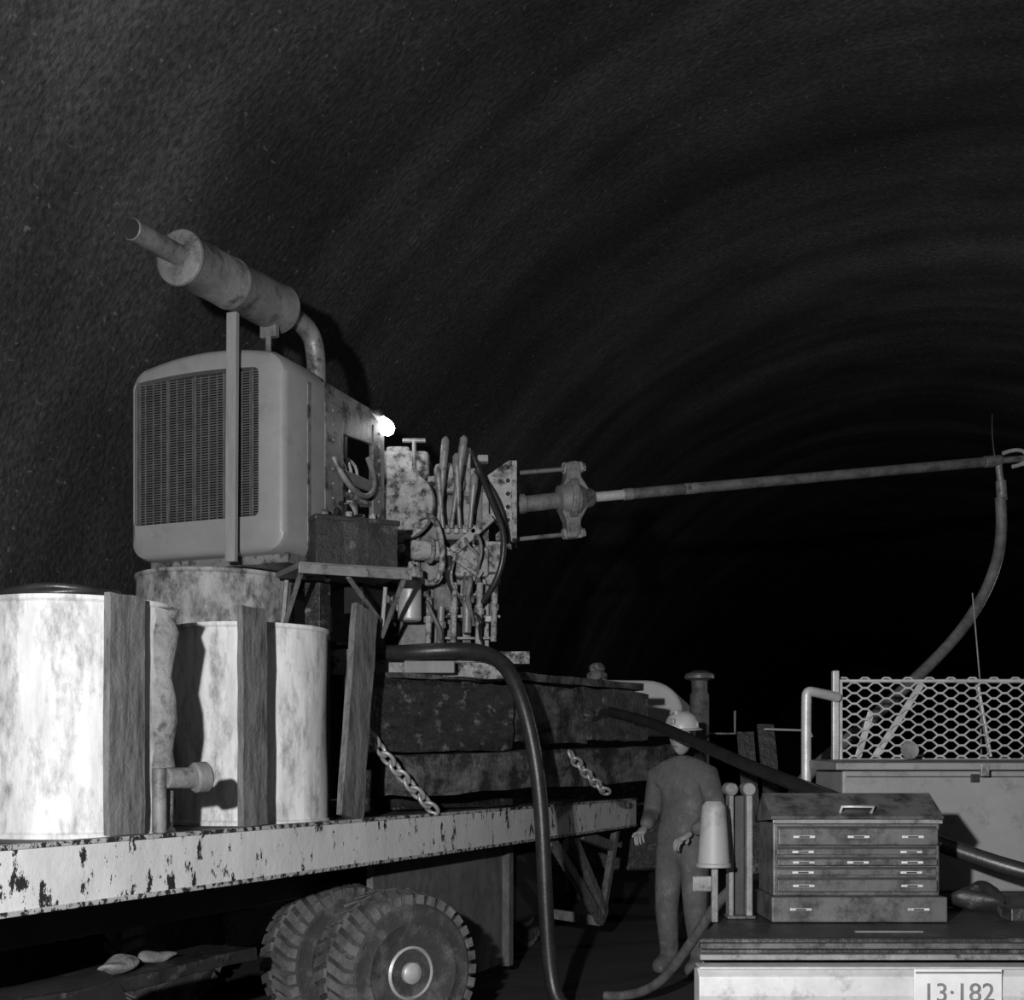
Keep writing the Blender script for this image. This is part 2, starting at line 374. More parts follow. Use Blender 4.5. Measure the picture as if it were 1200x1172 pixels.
for i in range(9):
    ball('rivet_%d'%i,E,(-.376,3.21,2.82+i*.08),.010,'pipe',10)
    ball('rivet_b%d'%i,E,(-.374,2.68,2.82+i*.08),.008,'pipe',10)
box('engine_block',E,(-1.15,2.62,2.62),(-.62,3.3,3.3),'dark',.03)
box('cylinder_head',E,(-1.05,2.68,3.28),(-.66,3.25,3.38),'muff',.03)
for i in range(4): cyl('injector_%d'%i,E,(-.56,2.8+i*.11,2.98),(-.60,2.8+i*.11,3.35),.016,'pipe')
for i in range(5): tube('fuel_line_%d'%i,E,[(-.50,2.8+i*.07,2.95),(-.42,2.78+i*.08,3.1+.03*i),(-.44,2.86+i*.05,3.25),(-.58,2.84+i*.09,3.33)],.009,'shiny')
cyl('oil_filter',E,(-.45,2.98,2.78),(-.45,2.98,3.02),.055,'mud')
cyl('starter_motor',E,(-.5,2.75,2.78),(-.5,3.05,2.74),.07,'mud')
box('bracket',E,(-.5,2.72,3.02),(-.38,3.14,3.05),'mud')
for i in range(10):
    x=-.40-.05*random.random(); y=random.uniform(2.84,3.12); z=random.uniform(2.75,3.08)
    cyl('engine_fitting_%d'%i,E,(x,y,z),(x+random.uniform(-.04,.05),y+random.uniform(-.06,.06),z+random.uniform(-.08,.1)),random.uniform(.014,.03),random.choice(['mud','pipe']),seg=14)
tube('heater_hose',E,[(-.36,2.66,3.20),(-.32,2.70,3.08),(-.31,2.85,3.02),(-.32,3.02,3.04),(-.34,3.12,3.16),(-.4,3.12,3.30)],.016,'pipe')
tube('black_hose_a',E,[(-.36,2.7,2.92),(-.28,2.55,2.9),(-.25,2.45,2.7),(-.28,2.40,2.58),(-.3,2.5,2.5)],.014,'blk')
tube('black_hose_b',E,[(-.36,2.74,2.96),(-.26,2.62,2.95),(-.22,2.56,2.7),(-.24,2.5,2.55),(-.4,2.45,2.52)],.014,'blk')
tube('black_hose_c',E,[(-.36,2.9,2.9),(-.26,2.85,2.95),(-.22,2.8,2.8),(-.28,2.75,2.65)],.018,'blk')
tube('black_hose_d',E,[(-.36,3.05,2.9),(-.24,2.98,2.96),(-.20,2.9,2.9),(-.22,2.86,2.75)],.014,'blk')
box('base_frame',E,(-1.3,2.3,2.575),(-.42,3.35,2.63),'enamelw')
box('base_skid_near',E,(-.55,3.1,2.4),(-.42,4.0,2.575),'dark')
box('base_skid_far',E,(-1.3,3.1,2.4),(-1.15,4.0,2.575),'dark')
for x in (-.5,-1.25): box('support_leg',E,(x-.05,3.6,1.65),(x+.05,3.72,2.4),'timber')
box('support_leg',E,(-.60,2.75,1.235),(-.50,2.87,2.575),'timber')
# muffler
lathe('muffler_shell',E,(-.6,1.62,3.945),(0,.88,.04),[(.06,-.01),(.118,-.006),(.130,.0),(.134,.012),(.126,.03),(.126,.40),(.130,.405),(.130,.42),(.126,.43),(.126,.86),(.131,.875),(.125,.89),(.11,.90),(.05,.92)],'muff',44)
cyl('tail_pipe',E,(-.6,1.63,3.955),(-.6,1.27,3.945),.05,'muff')
lathe('tail_pipe_bore',E,(-.6,1.2695,3.945),(0,1,0),[(.044,-.0015),(.045,.004)],'dark',24)
cyl('inlet_collar',E,(-.6,2.48,3.985),(-.6,2.57,3.99),.075,'muff')
tube('exhaust_elbow',E,[(-.6,2.48,3.985),(-.6,2.62,3.99),(-.59,2.78,3.98),(-.58,2.84,3.88),(-.58,2.85,3.75),(-.58,2.85,3.5)],.055,'pipe')
box('muffler_clamp',E,(-.65,2.38,3.80),(-.55,2.42,3.88),'muff')
box('muffler_strut',E,(-.615,2.38,3.64),(-.585,2.40,3.84),'muff')
beam('support_stick',E,(-.635,2.10,2.56),(-.625,2.10,3.84),.06,.03,'woodl',.003,up=(0,1,0))
LB=G('light_bulb',(-.745,7.62,3.537))
lathe('glass',LB,(-.775,7.6,3.575),(.5,0,-.85),[(.018,-.03),(.02,0),(.038,.03),(.046,.06),(.04,.09),(.02,.108)],'bulb',20)
cyl('socket',LB,(-.80,7.6,3.62),(-.775,7.6,3.58),.022,'dark')
cyl('bracket',LB,(-.80,7.6,3.62),(-.95,7.4,3.55),.012,'dark')

# battery box and shelf
BB=G('battery_box',(-.85,6.95,2.7))
rough(beam('case',BB,(-1.08,6.80,2.69),(-.67,7.00,2.69),.26,.24,'black',0),.008,8,5)
beam('lid',BB,(-1.09,6.80,2.815),(-.66,7.01,2.815),.28,.03,'black',.008)
beam('shelf',BB,(-1.17,6.66,2.53),(-.62,6.94,2.54),.42,.03,'panel',.004)
beam('shelf_lip',BB,(-1.08,6.47,2.51),(-.53,6.75,2.515),.02,.05,'pipe',.003)
for t in (0,1):
    p=Vector((-1.07,6.5,2.5)).lerp(Vector((-.57,6.76,2.5)),t)
    q=p+Vector((-.15,.3,-.28)); beam('bracket_%d'%t,BB,p,q,.022,.022,'pipe',.003)
    beam('leg_%d'%t,BB,q,q+Vector((.02,.02,.28)),.022,.022,'pipe',.003)
beam('brace',BB,(-.85,6.62,2.49),(-.72,7.0,2.3),.02,.02,'pipe',.003)
for i in range(3): cyl('terminal_%d'%i,BB,(-1.0+i*.12,6.84+i*.06,2.82),(-1.0+i*.12,6.84+i*.06,2.88),.02,'mud')

# ---------------------------------------------------------------- drill
D=G('rotary_drill',(-.3,7.9,2.4))
rough(beam('base_plate',D,(-1.15,7.75,2.15),(.04,7.95,2.16),.7,.07,'mud',0),.018,7,8)
rough(beam('base_skid',D,(-1.05,7.48,2.08),(0.0,7.7,2.08),.12,.09,'mud',0),.012,7,6)
beam('pedestal',D,(-.52,7.95,2.2),(-.45,7.98,3.0),.36,.3,'muff',.02)
box('gear_case',D,(-.78,7.74,2.62),(-.56,8.15,3.36),'mud',.04)
box('gear_case_upper',D,(-.80,7.72,3.24),(-.50,8.1,3.42),'mud',.03)
box('gear_case_cap',D,(-.77,7.78,3.40),(-.62,8.0,3.46),'mud',.02)
box('transfer_case',D,(-.56,7.80,2.86),(-.16,8.15,3.24),'muff',.03)
box('lower_case',D,(-.56,7.78,2.40),(-.12,8.15,2.86),'muff',.03)
box('transfer_flange',D,(-.26,7.76,2.84),(-.22,8.15,3.32),'mud',.01)
box('winch_housing',D,(-.47,7.70,3.16),(-.28,7.9,3.34),'mud',.03)
lathe('clutch_cover',D,(-.62,7.70,3.06),(-.55,-1,.1),[(.19,0),(.20,.02),(.20,.05),(.19,.056),(.17,.06),(.165,.066),(.06,.075),(.045,.09),(.0,.09)],'mud',40)
for i in range(10):
    t=2*math.pi*i/10; ball('cover_bolt_%d'%i,D,(-.655+.15*math.cos(t),7.640+.085*math.cos(t),3.065+.18*math.sin(t)),.011,'pipe',10)
beam('swing_link',D,(-.40,7.60,2.74),(-.12,7.60,2.99),.04,.055,'mud')
beam('swing_link_b',D,(-.44,7.58,2.82),(-.18,7.58,2.64),.04,.045,'mud')
box('valve_bank',D,(-.45,7.62,2.86),(-.20,7.78,2.95),'muff',.012)
box('pump_housing',D,(-.34,7.62,2.64),(-.14,7.80,2.82),'mud',.02)
box('pump_housing_b',D,(-.47,7.64,2.44),(-.33,7.80,2.60),'muff',.02)
box('front_plate',D,(-.16,7.68,2.60),(-.07,7.74,2.86),'mud',.006)
for i in range(5): cyl('valve_spool_%d'%i,D,(-.43+i*.05,7.58,2.905),(-.43+i*.05,7.64,2.905),.016,'pipe',seg=12)
for i,(x1,x2,z2) in enumerate([(-.44,-.39,3.46),(-.41,-.44,3.28),(-.36,-.28,3.47),(-.31,-.33,3.36),(-.25,-.22,3.24)]):
    lathe('lever_%d'%i,D,(x1,7.58,2.92),(x2-x1,-.02,z2-2.92),[(.014,0),(.012,.12),(.018,.18),(.025,z2-3.0),(.024,z2-2.94),(.008,z2-2.92)],'pipe',14)
cyl('t_handle_stem',D,(-.59,7.72,3.3),(-.59,7.72,3.47),.014,'pipe')
cyl('t_handle_bar',D,(-.66,7.72,3.475),(-.52,7.72,3.475),.014,'pipe')
cyl('filter_canister',D,(-.60,7.50,2.36),(-.60,7.50,2.60),.07,'shiny')
cyl('filter_head',D,(-.60,7.50,2.60),(-.60,7.50,2.67),.08,'mud')
cyl('filter_bracket',D,(-.60,7.52,2.65),(-.60,7.85,2.70),.03,'mud')
cyl('pump_body',D,(-.60,7.58,2.79),(-.42,7.60,2.79),.06,'mud')
cyl('pump_flange',D,(-.50,7.58,2.79),(-.48,7.59,2.79),.08,'mud')
for i,(x,r_,a1,b1) in enumerate([(-.50,.018,2.2,2.52),(-.43,.022,2.2,2.46),(-.27,.028,2.30,2.66),(-.20,.02,2.22,2.60),(-.11,.018,2.25,2.62),(-.35,.018,2.24,2.60)]):
    cyl('upright_pipe_%d'%i,D,(x,7.60,a1),(x+.01,7.60,b1),r_,random.choice(['mud','pipe']),seg=16)
    cyl('pipe_union_%d'%i,D,(x+.003,7.60,(a1+b1)/2),(x+.004,7.60,(a1+b1)/2+.04),r_*1.5,'mud',seg=6)
box('mast_channel',D,(-.30,7.74,2.2),(-.25,7.84,3.44),'mud',.008)
box('mast_channel_b',D,(-.18,7.74,2.2),(-.14,7.84,3.2),'mud',.008)
for i in range(4): box('cross_bar_%d'%i,D,(-.40-.04*(i%2),7.66,2.27+i*.13),(-.11+.04*(i%2),7.70,2.285+i*.13),'mud',.003)
for i in range(16):
    x=random.uniform(-.74,-.14); z=random.uniform(2.35,3.35); s_=random.uniform(.02,.05)
    if i%2: cyl('fitting_%d'%i,D,(x,7.70,z),(x+random.uniform(-.03,.03),7.60,z+random.uniform(-.03,.03)),s_*.7,random.choice(['mud','pipe','black']),seg=random.choice([6,14]))
    else: box('block_%d'%i,D,(x,7.64,z),(x+s_*1.6,7.72,z+s_),random.choice(['mud','pipe','mud']),.005)
for i in range(7):
    x=random.uniform(-.52,-.2); z=random.uniform(2.4,3.0)
    tube('hydraulic_hose_%d'%i,D,[(x,7.62,z),(x+random.uniform(-.05,.05),7.52,z+random.uniform(0,.1)),(x+random.uniform(0,.1),7.50,z-.1),(x+random.uniform(-.05,.1),7.52,z-random.uniform(.05,.25)),(x+.05,7.65,z-.25)],random.choice([.009,.012,.015]),random.choice(['blk','mud','blk','hoseg']))
tube('loop_hose',D,[(-.55,7.52,2.97),(-.47,7.44,3.0),(-.40,7.42,2.85),(-.40,7.42,2.62),(-.48,7.44,2.54),(-.56,7.46,2.62),(-.60,7.5,2.70)],.017,'mud')
tube('feed_hose_a',D,[(-.24,7.7,3.40),(-.19,7.6,3.28),(-.14,7.55,3.10),(-.05,7.5,2.92),(-.04,7.5,2.75),(-.09,7.52,2.58),(-.18,7.6,2.48)],.017,'blk')
tube('feed_hose_b',D,[(-.22,7.75,3.3),(-.10,7.7,3.2),(-.03,7.7,3.0),(-.03,7.7,2.85)],.014,'blk')
A=Vector((-.03,8.0,3.143)); Bv=Vector((3.42,9.0,3.66)); rd=(Bv-A).normalized()
prism('head_plate',D,[(-.22,7.82,3.24),(-.02,7.80,3.375),(.0,7.80,3.375),(.0,7.80,2.88),(-.02,7.80,2.88),(-.10,7.82,3.0),(-.22,7.82,3.02)],(.02,.05,0),'mud')
prism('head_plate_far',D,[(-.20,8.22,3.28),(0,8.20,3.375),(0,8.20,2.90),(-.20,8.22,2.98)],(0,.03,0),'mud')
prism('head_front',D,[(0,7.80,3.375),(0,8.2,3.375),(0,8.2,2.90),(0,7.80,2.90)],(.03,0,0),'mud')
for i in range(6): ball('plate_bolt_%d'%i,D,(-.025,7.795,2.93+i*.08),.013,'dark',10)
for i in range(3): ball('plate_bolt_u%d'%i,D,(-.17,7.81,3.05+i*.07),.012,'dark',10)
up=Vector((0,0,1))
for nm,dz in (('guide_rod_top',.195),('guide_rod_bottom',-.22)):
    cyl(nm,D,A+up*dz,A+rd*.50+up*dz,.014,'muff')
    cyl(nm+'_nut',D,A+rd*.47+up*dz,A+rd*.52+up*dz,.028,'pipe',seg=6)
cyl('spindle',D,A-rd*.2-up*.01,A+rd*.34,.052,'muff')
cyl('spindle_sleeve',D,A,A+rd*.12,.062,'muff')
c=A+rd*.43; d,a_,b_=basis(rd)
lathe('chuck_hub',D,A+rd*.33,rd,[(.05,0),(.09,.015),(.10,.05),(.115,.07),(.115,.13),(.095,.15),(.07,.19),(.06,.23),(.045,.25)],'muff',30)
P2=[(-.055,.20),(-.04,.235),(.03,.235),(.05,.20),(.06,.13),(.115,.06),(.125,0),(.115,-.06),(.06,-.14),(.05,-.22),(.03,-.25),(-.04,-.25),(-.055,-.22),(-.06,-.14),(-.10,-.06),(-.105,0),(-.10,.06),(-.06,.13)]
prism('crosshead',D,[c-a_*.05+rd*x*.85+up*z for x,z in P2],a_*.10,'muff',.012)
P_=[]
for ang,r_ in ((62,.14),(30,.13),(0,.135),(-30,.13),(-62,.14),(-118,.14),(-150,.13),(180,.135),(150,.13),(118,.14)):
    t=math.radians(ang); P_.append(c-rd*.03+a_*math.cos(t)*r_+up*math.sin(t)*r_)
prism('crosshead_ring',D,P_,rd*.05,'muff',.012)
for i,sg in enumerate((.2,-.215)): cyl('ear_boss_%d'%i,D,c-rd*.06+up*sg,c+rd*.07+up*sg,.036,'mud')
DR=G('drill_rod',A+rd*1.5)
s0=A+rd*.55; cyl('first_joint',DR,s0,s0+rd*.24,.032,'shiny')
cyl('collar',DR,s0+rd*.23,s0+rd*.30,.038,'pipe')
cyl('rod',DR,s0+rd*.28,Bv-rd*.12,.035,'rod')
for k in (.66,): cyl('tool_joint',DR,s0+rd*k,s0+rd*(k+.10),.037,'pipe')
SW=G('water_swivel',Bv)
cyl('body',SW,Bv-rd*.12,Bv+rd*.02,.040,'muff'); cyl('neck',SW,Bv-up*.02,Bv-up*.16+rd*.02,.024,'pipe')
cyl('stem',SW,Bv,Bv+rd*.30,.022,'pipe')
tube('bail',SW,[Bv+rd*.04+up*.05,Bv+rd*.12+up*.07,Bv+rd*.25+up*.07,Bv+rd*.26-up*.04,Bv+rd*.12-up*.05],.014,'shiny')
cyl('ferrule',SW,Bv-up*.14+rd*.02,Bv-up*.28+rd*.03,.036,'pipe')
tube('cable',SW,[Bv+up*.03-rd*.03,Bv+up*.18-rd*.06,Bv+up*.33-rd*.05],.006,'blk')
tube('water_hose',W,[(3.434,9.0,3.40),(3.45,9.0,3.2),(3.41,8.95,2.92),(3.15,8.8,2.50),(2.80,8.6,2.18),(2.42,8.3,1.90),(2.08,8.0,1.66),(1.78,7.8,1.46),(1.6,7.7,1.2),(1.5,7.6,.6),(1.45,7.6,.05)],.038,'hoseg')
tube('air_hose',W,[(.60,9.35,1.93),(.88,8.95,1.86),(1.10,8.2,1.70),(1.40,7.0,1.46),(1.55,6.0,1.35),(1.75,5.75,1.22),(2.0,5.6,1.12),(2.25,5.45,1.03),(2.7,5.3,.95)],.037,'blk')
tube('hydraulic_supply_hose',W,[(-1.1,7.7,2.22),(-.79,7.36,2.15),(-.49,7.22,2.16),(-.2,7.3,2.18),(-.03,7.42,2.12),(.08,7.5,1.85),(.15,7.5,1.5),(.18,7.5,1.15),(.20,7.5,.6),(.23,7.5,.2),(.3,7.4,.05),(.8,7.3,.05),(1.15,7.8,.05)],.045,'blk')
tube('loose_hose',W,[(.6,8.2,.04),(.85,8.0,.06),(1.0,7.6,.35),(1.15,7.2,.75),(1.25,6.9,.93),(1.5,6.7,.93)],.03,'hoseg')

# ---------------------------------------------------------------- parked vehicle beyond
V=G('parked_van',(1.1,12.8,1.2))
pr=[(.2,12.4,1.80),(.2,12.4,2.36)]
for i in range(9):
    t=math.radians(90-90*i/8); pr.append((1.30+.35*math.cos(t),12.4,2.05+.30*math.sin(t)+.0))
pr.append((1.65,12.4,1.80))
prism('roof_section',V,pr,(.5,2.6,0),'white',.03)
prism('lower_body',V,[(.2,12.42,.5),(1.65,12.42,.5),(1.65,12.42,1.80),(.2,12.42,1.80)],(.5,2.58,0),'timber',.03)
box('window',V,(.35,12.38,1.9),(.85,12.40,2.2),'dark')
box('rear_door_seam',V,(.92,12.40,.6),(.94,12.43,1.78),'dark')
box('tail_lamp',V,(1.45,12.39,1.0),(1.6,12.43,1.12),'muff')
for x in (.4,1.5):
    for y in (12.8,14.4): cyl('wheel',V,(x-.1+(.0 if y<13 else .35),y,.36),(x+.12+(.0 if y<13 else .35),y,.36),.36,'tire')
ball('roof_beacon',V,(.83,12.5,2.47),(.08,.07,.06),'mud'); cyl('beacon_base',V,(.83,12.5,2.3),(.83,12.5,2.43),.1,'mud')
AS=G('air_intake_stack',(1.64,11.2,1.9))
lathe('stack',AS,(1.64,11.2,0.02),(0,0,1),[(.085,0),(.085,2.12),(.07,2.14),(.07,2.24),(.12,2.26),(.125,2.30),(.06,2.33)],'muff',24)
lathe('stack_cap',AS,(1.64,11.2,2.275),(0,0,1),[(.10,0),(.13,.005),(.13,.03),(.10,.045)],'pipe',24)
tube('mirror_arm',AS,[(1.70,11.2,1.8),(1.95,11.2,1.80),(1.95,11.2,2.0)],.012,'pipe',order=2)
TL=G('leaning_boards',(2.0,10.0,1.0))
for i,(x1,x2,z2) in enumerate([(1.90,1.84,1.78),(2.08,2.0,1.84)]):
    rough(beam('board_%d'%i,TL,(x1,9.8,.03),(x2,10.1,z2),.13,.04,'timber',0),.012,5,5)
tube('cross_hook',TL,[(1.95,9.9,1.80),(2.3,9.9,1.79),(2.32,9.9,1.74)],.010,'shiny',order=2)

# ---------------------------------------------------------------- service truck (right)
K=G('service_truck',(1.9,5.8,.5))
bedp=[(.66,4.52),(3.3,4.52),(3.9,7.2),(1.38,7.2)]
prism('bed_floor',K,[(x,y,.84) for x,y in bedp],(0,0,.058),'black',.008)
box('bed_edge_trim',K,(.66,4.485,.865),(3.3,4.53,.885),'tool',.004)
box('bed_edge_trim_lower',K,(.66,4.49,.825),(3.3,4.53,.845),'pipe',.004)
beam('bed_left_side',K,(.70,4.60,.70),(1.42,7.15,.70),.04,.28,'black')
pts=[(4.50,.80),(4.42,.81),(4.38,.785),(4.375,.72),(4.40,.64),(4.48,.62),(4.5,.62)]
prism('rear_bumper',K,[(.64,y,z) for y,z in pts],(2.6,0,0),'chrome',.006)
box('bumper_step',K,(.645,4.40,.806),(3.2,4.5,.816),'shiny',.003)
prism('under_body',K,[(.85,4.6,.35),(3.2,4.6,.35),(3.7,7.1,.35),(1.5,7.1,.35)],(0,0,.49),'dark')
for x in (1.32,3.1): wheel(K,'wheel_%d'%int(x),(x,6.3,.36),(1 if x>2 else -1,.0,0),.36,.22)
box('cab_lower',K,(2.0,7.25,.4),(3.9,9.0,1.3),'cab',.06)
C=G('tool_cabinet',(2.4,6.4,.9))
box('body',C,(1.60,6.2,.90),(3.25,6.75,1.49),'cab',.012)
prism('lid',C,[(1.55,6.12,1.49),(1.55,6.12,1.525),(1.55,6.8,1.545),(1.55,6.8,1.49)],(1.75,0,0),'cab',.006)
box('latch',C,(2.22,6.185,1.43),(2.26,6.2,1.47),'dark',.003)
box('hasp',C,(2.24,6.11,1.46),(2.28,6.13,1.52),'pipe',.003)
box('seam',C,(1.62,6.195,1.455),(3.2,6.2,1.46),'dark',0)
H=G('expanded_metal_rack',(2.3,6.85,1.7))
yr=6.85; x0,x1,z0,z1=1.76,3.2,1.55,1.96
cw,ch=.115,.028; rows=[]
nr=int((z1-z0)/(ch*2))+1
for j in range(nr):
    for ph in (0,1):
        ps=[]; x=x0; i=0; zb=z0+j*ch*2+(ch if (ph) else 0)
        while x<x1:
            s=(i+ph)%2
            z=zb+(ch*.46 if s else -ch*.46)
            ps+= [(x,yr,z),(min(x+cw*.24,x1),yr,z)]; x+=cw*.5; i+=1
        rows.append(ps)
tube('mesh_strands',H,rows,.0055,'shiny',order=2)
tube('frame',H,[(x0,yr,.9),(x0,yr,z1+.005),(x1,yr,z1+.005)],.012,'shiny',order=2)
tube('frame_bottom',H,[(x0,yr,z0-.01),(x1,yr,z0-.01)],.012,'shiny',order=2)
box('corner_post',H,(x0-.05,yr-.03,.9),(x0-.015,yr+.01,2.02),'shiny')
for a,b in (((1.95,1.56),(2.20,1.95)),((1.86,1.56),(1.93,1.80)),((2.57,1.56),(2.50,1.95))):
    beam('strap',H,(a[0],yr+.03,a[1]),(b[0],yr+.03,b[1]),.012,.035,'shiny',.002)
G2=G('guard_rail',(1.55,6.7,1.4))
tube('pipe',G2,[(1.54,6.7,.9),(1.54,6.7,1.5),(1.54,6.7,1.86),(1.545,6.7,1.90),(1.58,6.71,1.90),(1.73,6.8,1.875)],.026,'shiny',order=3)
tube('radio_antenna',W,[(2.55,6.95,1.5),(2.54,6.95,1.98),(2.50,6.95,2.45)],.004,'hoseg',order=2)
CL=G('clamp_lamp',(2.05,6.6,1.58))
lathe('shade',CL,(2.05,6.66,1.585),(0,-1,.1),[(.02,0),(.03,.02),(.045,.06),(.047,.065),(.04,.062)],'muff',20)
cyl('foot',CL,(2.05,6.64,1.543),(2.05,6.64,1.58),.012,'muff')

# toolbox
X=G('mechanics_toolbox',(1.34,5.1,.9))
box('base',X,(1.005,4.95,.902),(1.685,5.30,1.0),'tool',.006)
box('body',X,(1.02,5.0,1.0),(1.67,5.29,1.285),'tool',.006)
def drawer(i,z0,z1,out,x0=1.035,x1=1.655):
    box('drawer_%d'%i,X,(x0,4.99-out,z0),(x1,5.02,z1),'tool',.004)
    box('drawer_%d_shadow_gap'%i,X,(x0,4.995-.0,z1),(x1,5.01,z1+.008),'dark',0)
    for k in ((.16,.5,.84) if i in (5,3) else (.16,.84)):
        xx=x0+(x1-x0)*k; zc=(z0+z1)/2
        box('drawer_%d_pull'%i,X,(xx-.042,4.983-out,zc-.005),(xx+.042,4.99-out,zc+.005),'chrome',.002)
        box('drawer_%d_pull_slot'%i,X,(xx-.02,4.981-out,zc-.003),(xx+.02,4.984-out,zc+.003),'dark',0)
drawer(0,.915,.99,.035,1.01,1.68); drawer(1,1.018,1.065,.01); drawer(2,1.08,1.105,.0); drawer(3,1.12,1.145,.012); drawer(4,1.16,1.185,.0); drawer(5,1.20,1.265,.02)
beam('open_lid',X,(1.34,4.96,1.305),(1.34,5.14,1.395),.67,.012,'tool',.003)
beam('lid_back',X,(1.34,5.14,1.395),(1.34,5.30,1.28),.67,.012,'tool',.003)
prism('lid_end_l',X,[(1.005,4.96,1.30),(1.005,5.14,1.395),(1.005,5.30,1.28)],(.01,0,0),'tool',0)
prism('lid_end_r',X,[(1.665,4.96,1.30),(1.665,5.14,1.395),(1.665,5.30,1.28)],(.01,0,0),'tool',0)
tube('handle',X,[(1.28,4.99,1.325),(1.28,4.96,1.35),(1.40,4.96,1.35),(1.40,4.99,1.325)],.006,'shiny',order=2)
box('tray_lip',X,(1.015,4.975,1.283),(1.675,4.995,1.30),'pipe',.003)
tube('side_handle',X,[(1.67,5.08,1.2),(1.70,5.08,1.2),(1.70,5.2,1.2),(1.67,5.2,1.2)],.006,'shiny',order=2)

Q=G('steel_post',(.92,5.1,.9))
box('flange_l',Q,(.865,5.1,.9),(.885,5.18,1.41),'muff'); box('flange_r',Q,(.935,5.1,.9),(.96,5.18,1.41),'muff'); box('web',Q,(.885,5.14,.9),(.935,5.15,1.39),'dark')
for x in (.875,.945): cyl('cap',Q,(x,5.09,1.415),(x,5.19,1.415),.026,'muff')
box('foot',Q,(.855,5.08,.899),(.97,5.2,.912),'tool')
U=G('upturned_bucket',(.80,5.02,1.1))
lathe('pail',U,(.785,4.98,1.115),(0,0,1),[(.068,0),(.068,.012),(.062,.016),(.050,.20),(.046,.235),(.032,.255),(.0,.262)],'cab',32)
box('stand',U,(.775,4.965,.9),(.80,4.995,1.115),'muff',.004)
box('clip',U,(.70,4.96,1.02),(.775,4.975,1.08),'muff')
def lump(name,F_,c,r,m,seed,k=.7):
    o=ball(name,F_,c,r,m,28)
    for v in o.data.vertices: v.co+=noise.noise_vector(v.co*9+Vector((seed,0,0)))*min(r)*k
    return o
lump('oily_rag',W,(1.98,5.45,.94),(.13,.1,.05),'black',1,1.2)
box('tool_tray',W,(1.95,5.0,.899),(2.4,5.15,.95),'black')
box('spanner',W,(1.25,4.66,.899),(1.50,4.68,.906),'muff')
LP=G('licence_plate',(1.52,4.36,.74))
box('panel',LP,(1.37,4.36,.665),(1.67,4.368,.815),'plate',.003)
box('panel_border',LP,(1.375,4.356,.800),(1.665,4.361,.806),'num',0)
cu=bpy.data.curves.new('numerals','FONT'); cu.body='13·182'; cu.size=.09; cu.extrude=.002; cu.align_x='CENTER'; cu.materials.append(M['num'])
o=bpy.data.objects.new('numerals',cu); S.collection.objects.link(o); o.parent=LP.e; o.matrix_parent_inverse=LP.e.matrix_basis.inverted(); o.location=(1.52,4.357,.705); o.rotation_euler=(math.radians(90),0,0)
lump('work_glove',T,(-.46,1.0,.65),(.06,.12,.03),'rag',2,.9); lump('work_glove',T,(-.48,1.3,.65),(.05,.12,.03),'rag',7,.9)

# ---------------------------------------------------------------- worker
def skinobj(name,P,verts,edges,radii,m,sub=2):
    me=bpy.data.meshes.new(name); me.from_pydata(verts,edges,[]); me.materials.append(M[m])
    o=bpy.data.objects.new(name,me); S.collection.objects.link(o)
    o.parent=P.e; o.matrix_parent_inverse=P.e.matrix_basis.inverted(); o.matrix_basis=P.f
    sk=o.modifiers.new('skin','SKIN'); sk.use_smooth_shade=True
    for i,r in enumerate(radii):
        me.skin_vertices[0].data[i].radius=r if isinstance(r,tuple) else (r,r)
    me.skin_vertices[0].data[0].use_root=True
    s=o.modifiers.new('s','SUBSURF'); s.levels=sub; s.render_levels=sub
    return o
WK=Matrix.Translation((1.23,9.22,0))@Matrix.Rotation(math.radians(-40),4,'Z')@Matrix.Scale(1.0,4)
HM=G('worker',(1.23,9.22,0)); HM.f=WK
v=[(0,0,.98),(0,.01,1.14),(0,.01,1.34),(0,0,1.49),(0,-.01,1.60),
   (.20,0,1.44),(.28,.03,1.17),(.20,-.19,1.05),(-.20,0,1.44),(-.28,.03,1.17),(-.18,-.21,1.08),
   (.10,0,.90),(.12,-.03,.50),(.13,.03,.12),(.14,-.15,.05),(-.10,0,.90),(-.12,-.03,.50),(-.13,.03,.12),(-.14,-.15,.05)]
e=[(0,1),(1,2),(2,3),(3,4),(3,5),(5,6),(6,7),(3,8),(8,9),(9,10),(0,11),(11,12),(12,13),(13,14),(0,15),(15,16),(16,17),(17,18)]
rd_=[(.19,.15),(.175,.14),(.20,.15),(.12,.095),(.062,.062),.10,.072,.05,.10,.072,.05,.125,.09,.072,.055,.125,.09,.072,.055]
skinobj('clothed_body',HM,v,e,rd_,'cloth')
bm=bmesh.new(); bmesh.ops.create_uvsphere(bm,u_segments=32,v_segments=24,radius=1)
for p in bm.verts:
    x,y,z=p.co; s=1-.22*max(0,-z); k=Vector((x*.078*s,y*.097*s,z*.118))
    if y<0:
        k.y-= .022*math.exp(-((x/.16)**2+((z+.08)/.17)**2))
        k.y+= .012*math.exp(-(((abs(x)-.38)/.16)**2+((z-.08)/.12)**2))
        k.y-= .006*math.exp(-((x/.3)**2+((z+.48)/.07)**2))
        k.y-= .010*math.exp(-((x/.3)**2+((z+.85)/.15)**2))
    p.co=k+Vector((0,-.02,1.71))
for f in bm.faces: f.smooth=True
me=bpy.data.meshes.new('head'); bm.to_mesh(me); bm.free(); me.materials.append(M['skin']); place(bpy.data.objects.new('head',me),HM)
for s in (-1,1):
    ball('ear',HM,(s*.079,-.01,1.705),(.012,.02,.032),'skin',12)
    ball('eye',HM,(s*.029,-.105,1.72),(.012,.010,.008),'dark',12)
box('mouth',HM,(-.022,-.116,1.650),(.022,-.104,1.655),'dark',.002)
ball('hair',HM,(0,.018,1.735),(.082,.088,.10),'hair')
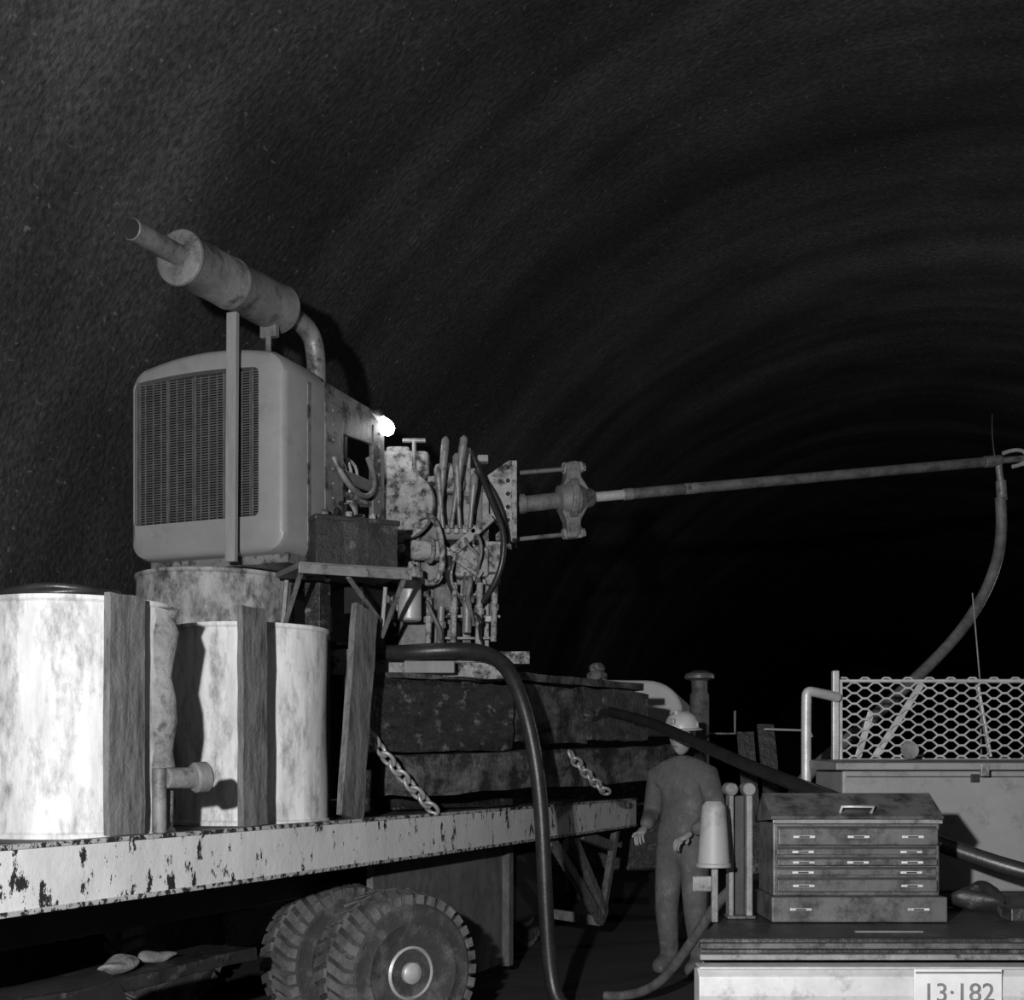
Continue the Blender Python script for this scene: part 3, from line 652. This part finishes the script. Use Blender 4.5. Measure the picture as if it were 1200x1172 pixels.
lathe('hard_hat',HM,(0,-.01,1.775),(0,-.06,1),[(.125,-.004),(.148,-.006),(.150,.0),(.122,.012),(.12,.05),(.10,.095),(.06,.125),(.02,.135),(.0,.136)],'hat',32)
box('hat_ridge',HM,(-.012,-.10,1.88),(.012,.08,1.913),'hat',.01)
box('cap_lamp',HM,(-.025,-.155,1.81),(.025,-.125,1.85),'shiny',.008)
for s,w_ in ((1,Vector((.20,-.19,1.05))),(-1,Vector((-.18,-.21,1.08)))):
    d=Vector((-s*.2,-.8,-.35)).normalized(); a=Vector((s*.35,-.1,-.1)).normalized(); dn=d.cross(a).normalized()
    if dn.z>0: dn=-dn
    w_=w_+d*.04
    pm=w_+d*.05
    skinobj('palm',HM,[tuple(w_-d*.03),tuple(pm),tuple(w_+d*.095)],[(0,1),(1,2)],[(.026,.026),(.042,.022),(.038,.016)],'skin',1)
    for i,ln in enumerate((.070,.080,.074,.058)):
        b0=w_+d*.085+a*(i-1.5)*-.019; p1=b0+d*ln*.5+dn*.006; p2=p1+d*ln*.28+dn*.022; p3=p2+d*ln*.10+dn*.028
        skinobj('finger_%d'%i,HM,[tuple(b0),tuple(p1),tuple(p2),tuple(p3)],[(0,1),(1,2),(2,3)],[.0095,.009,.0085,.007],'skin',1)
    b0=w_+d*.035+a*.028; p1=b0+a*.03+d*.025; p2=p1+d*.03+dn*.01
    skinobj('thumb',HM,[tuple(b0),tuple(p1),tuple(p2)],[(0,1),(1,2)],[.012,.011,.009],'skin',1)

# ---------------------------------------------------------------- light & camera
def lamp(name,loc,e,size=.08):
    l=bpy.data.lights.new(name,'POINT'); l.energy=e; l.shadow_soft_size=size; o=bpy.data.objects.new(name,l); o.location=loc; S.collection.objects.link(o)
lamp('camera_flash',(-.75,-.15,2.0),1650,.05)
lamp('bulb_light',(-.70,7.55,3.50),.8,.05)
lamp('tunnel_fill_light',(7.2,13.5,3.0),80,.15)  # added fill light, out of frame, brightens the dark far tunnel
w=bpy.data.worlds.new('w'); S.world=w; w.use_nodes=True; w.node_tree.nodes['Background'].inputs[0].default_value=(.02,.02,.02,1); w.node_tree.nodes['Background'].inputs[1].default_value=.3
cam=bpy.data.cameras.new('camera'); cam.sensor_width=36; cam.lens=45; cam.shift_y=314/1200; cam.clip_end=200
co=bpy.data.objects.new('camera',cam); co.location=(0,0,1.5); co.rotation_euler=(math.radians(90),0,0); S.collection.objects.link(co); S.camera=co
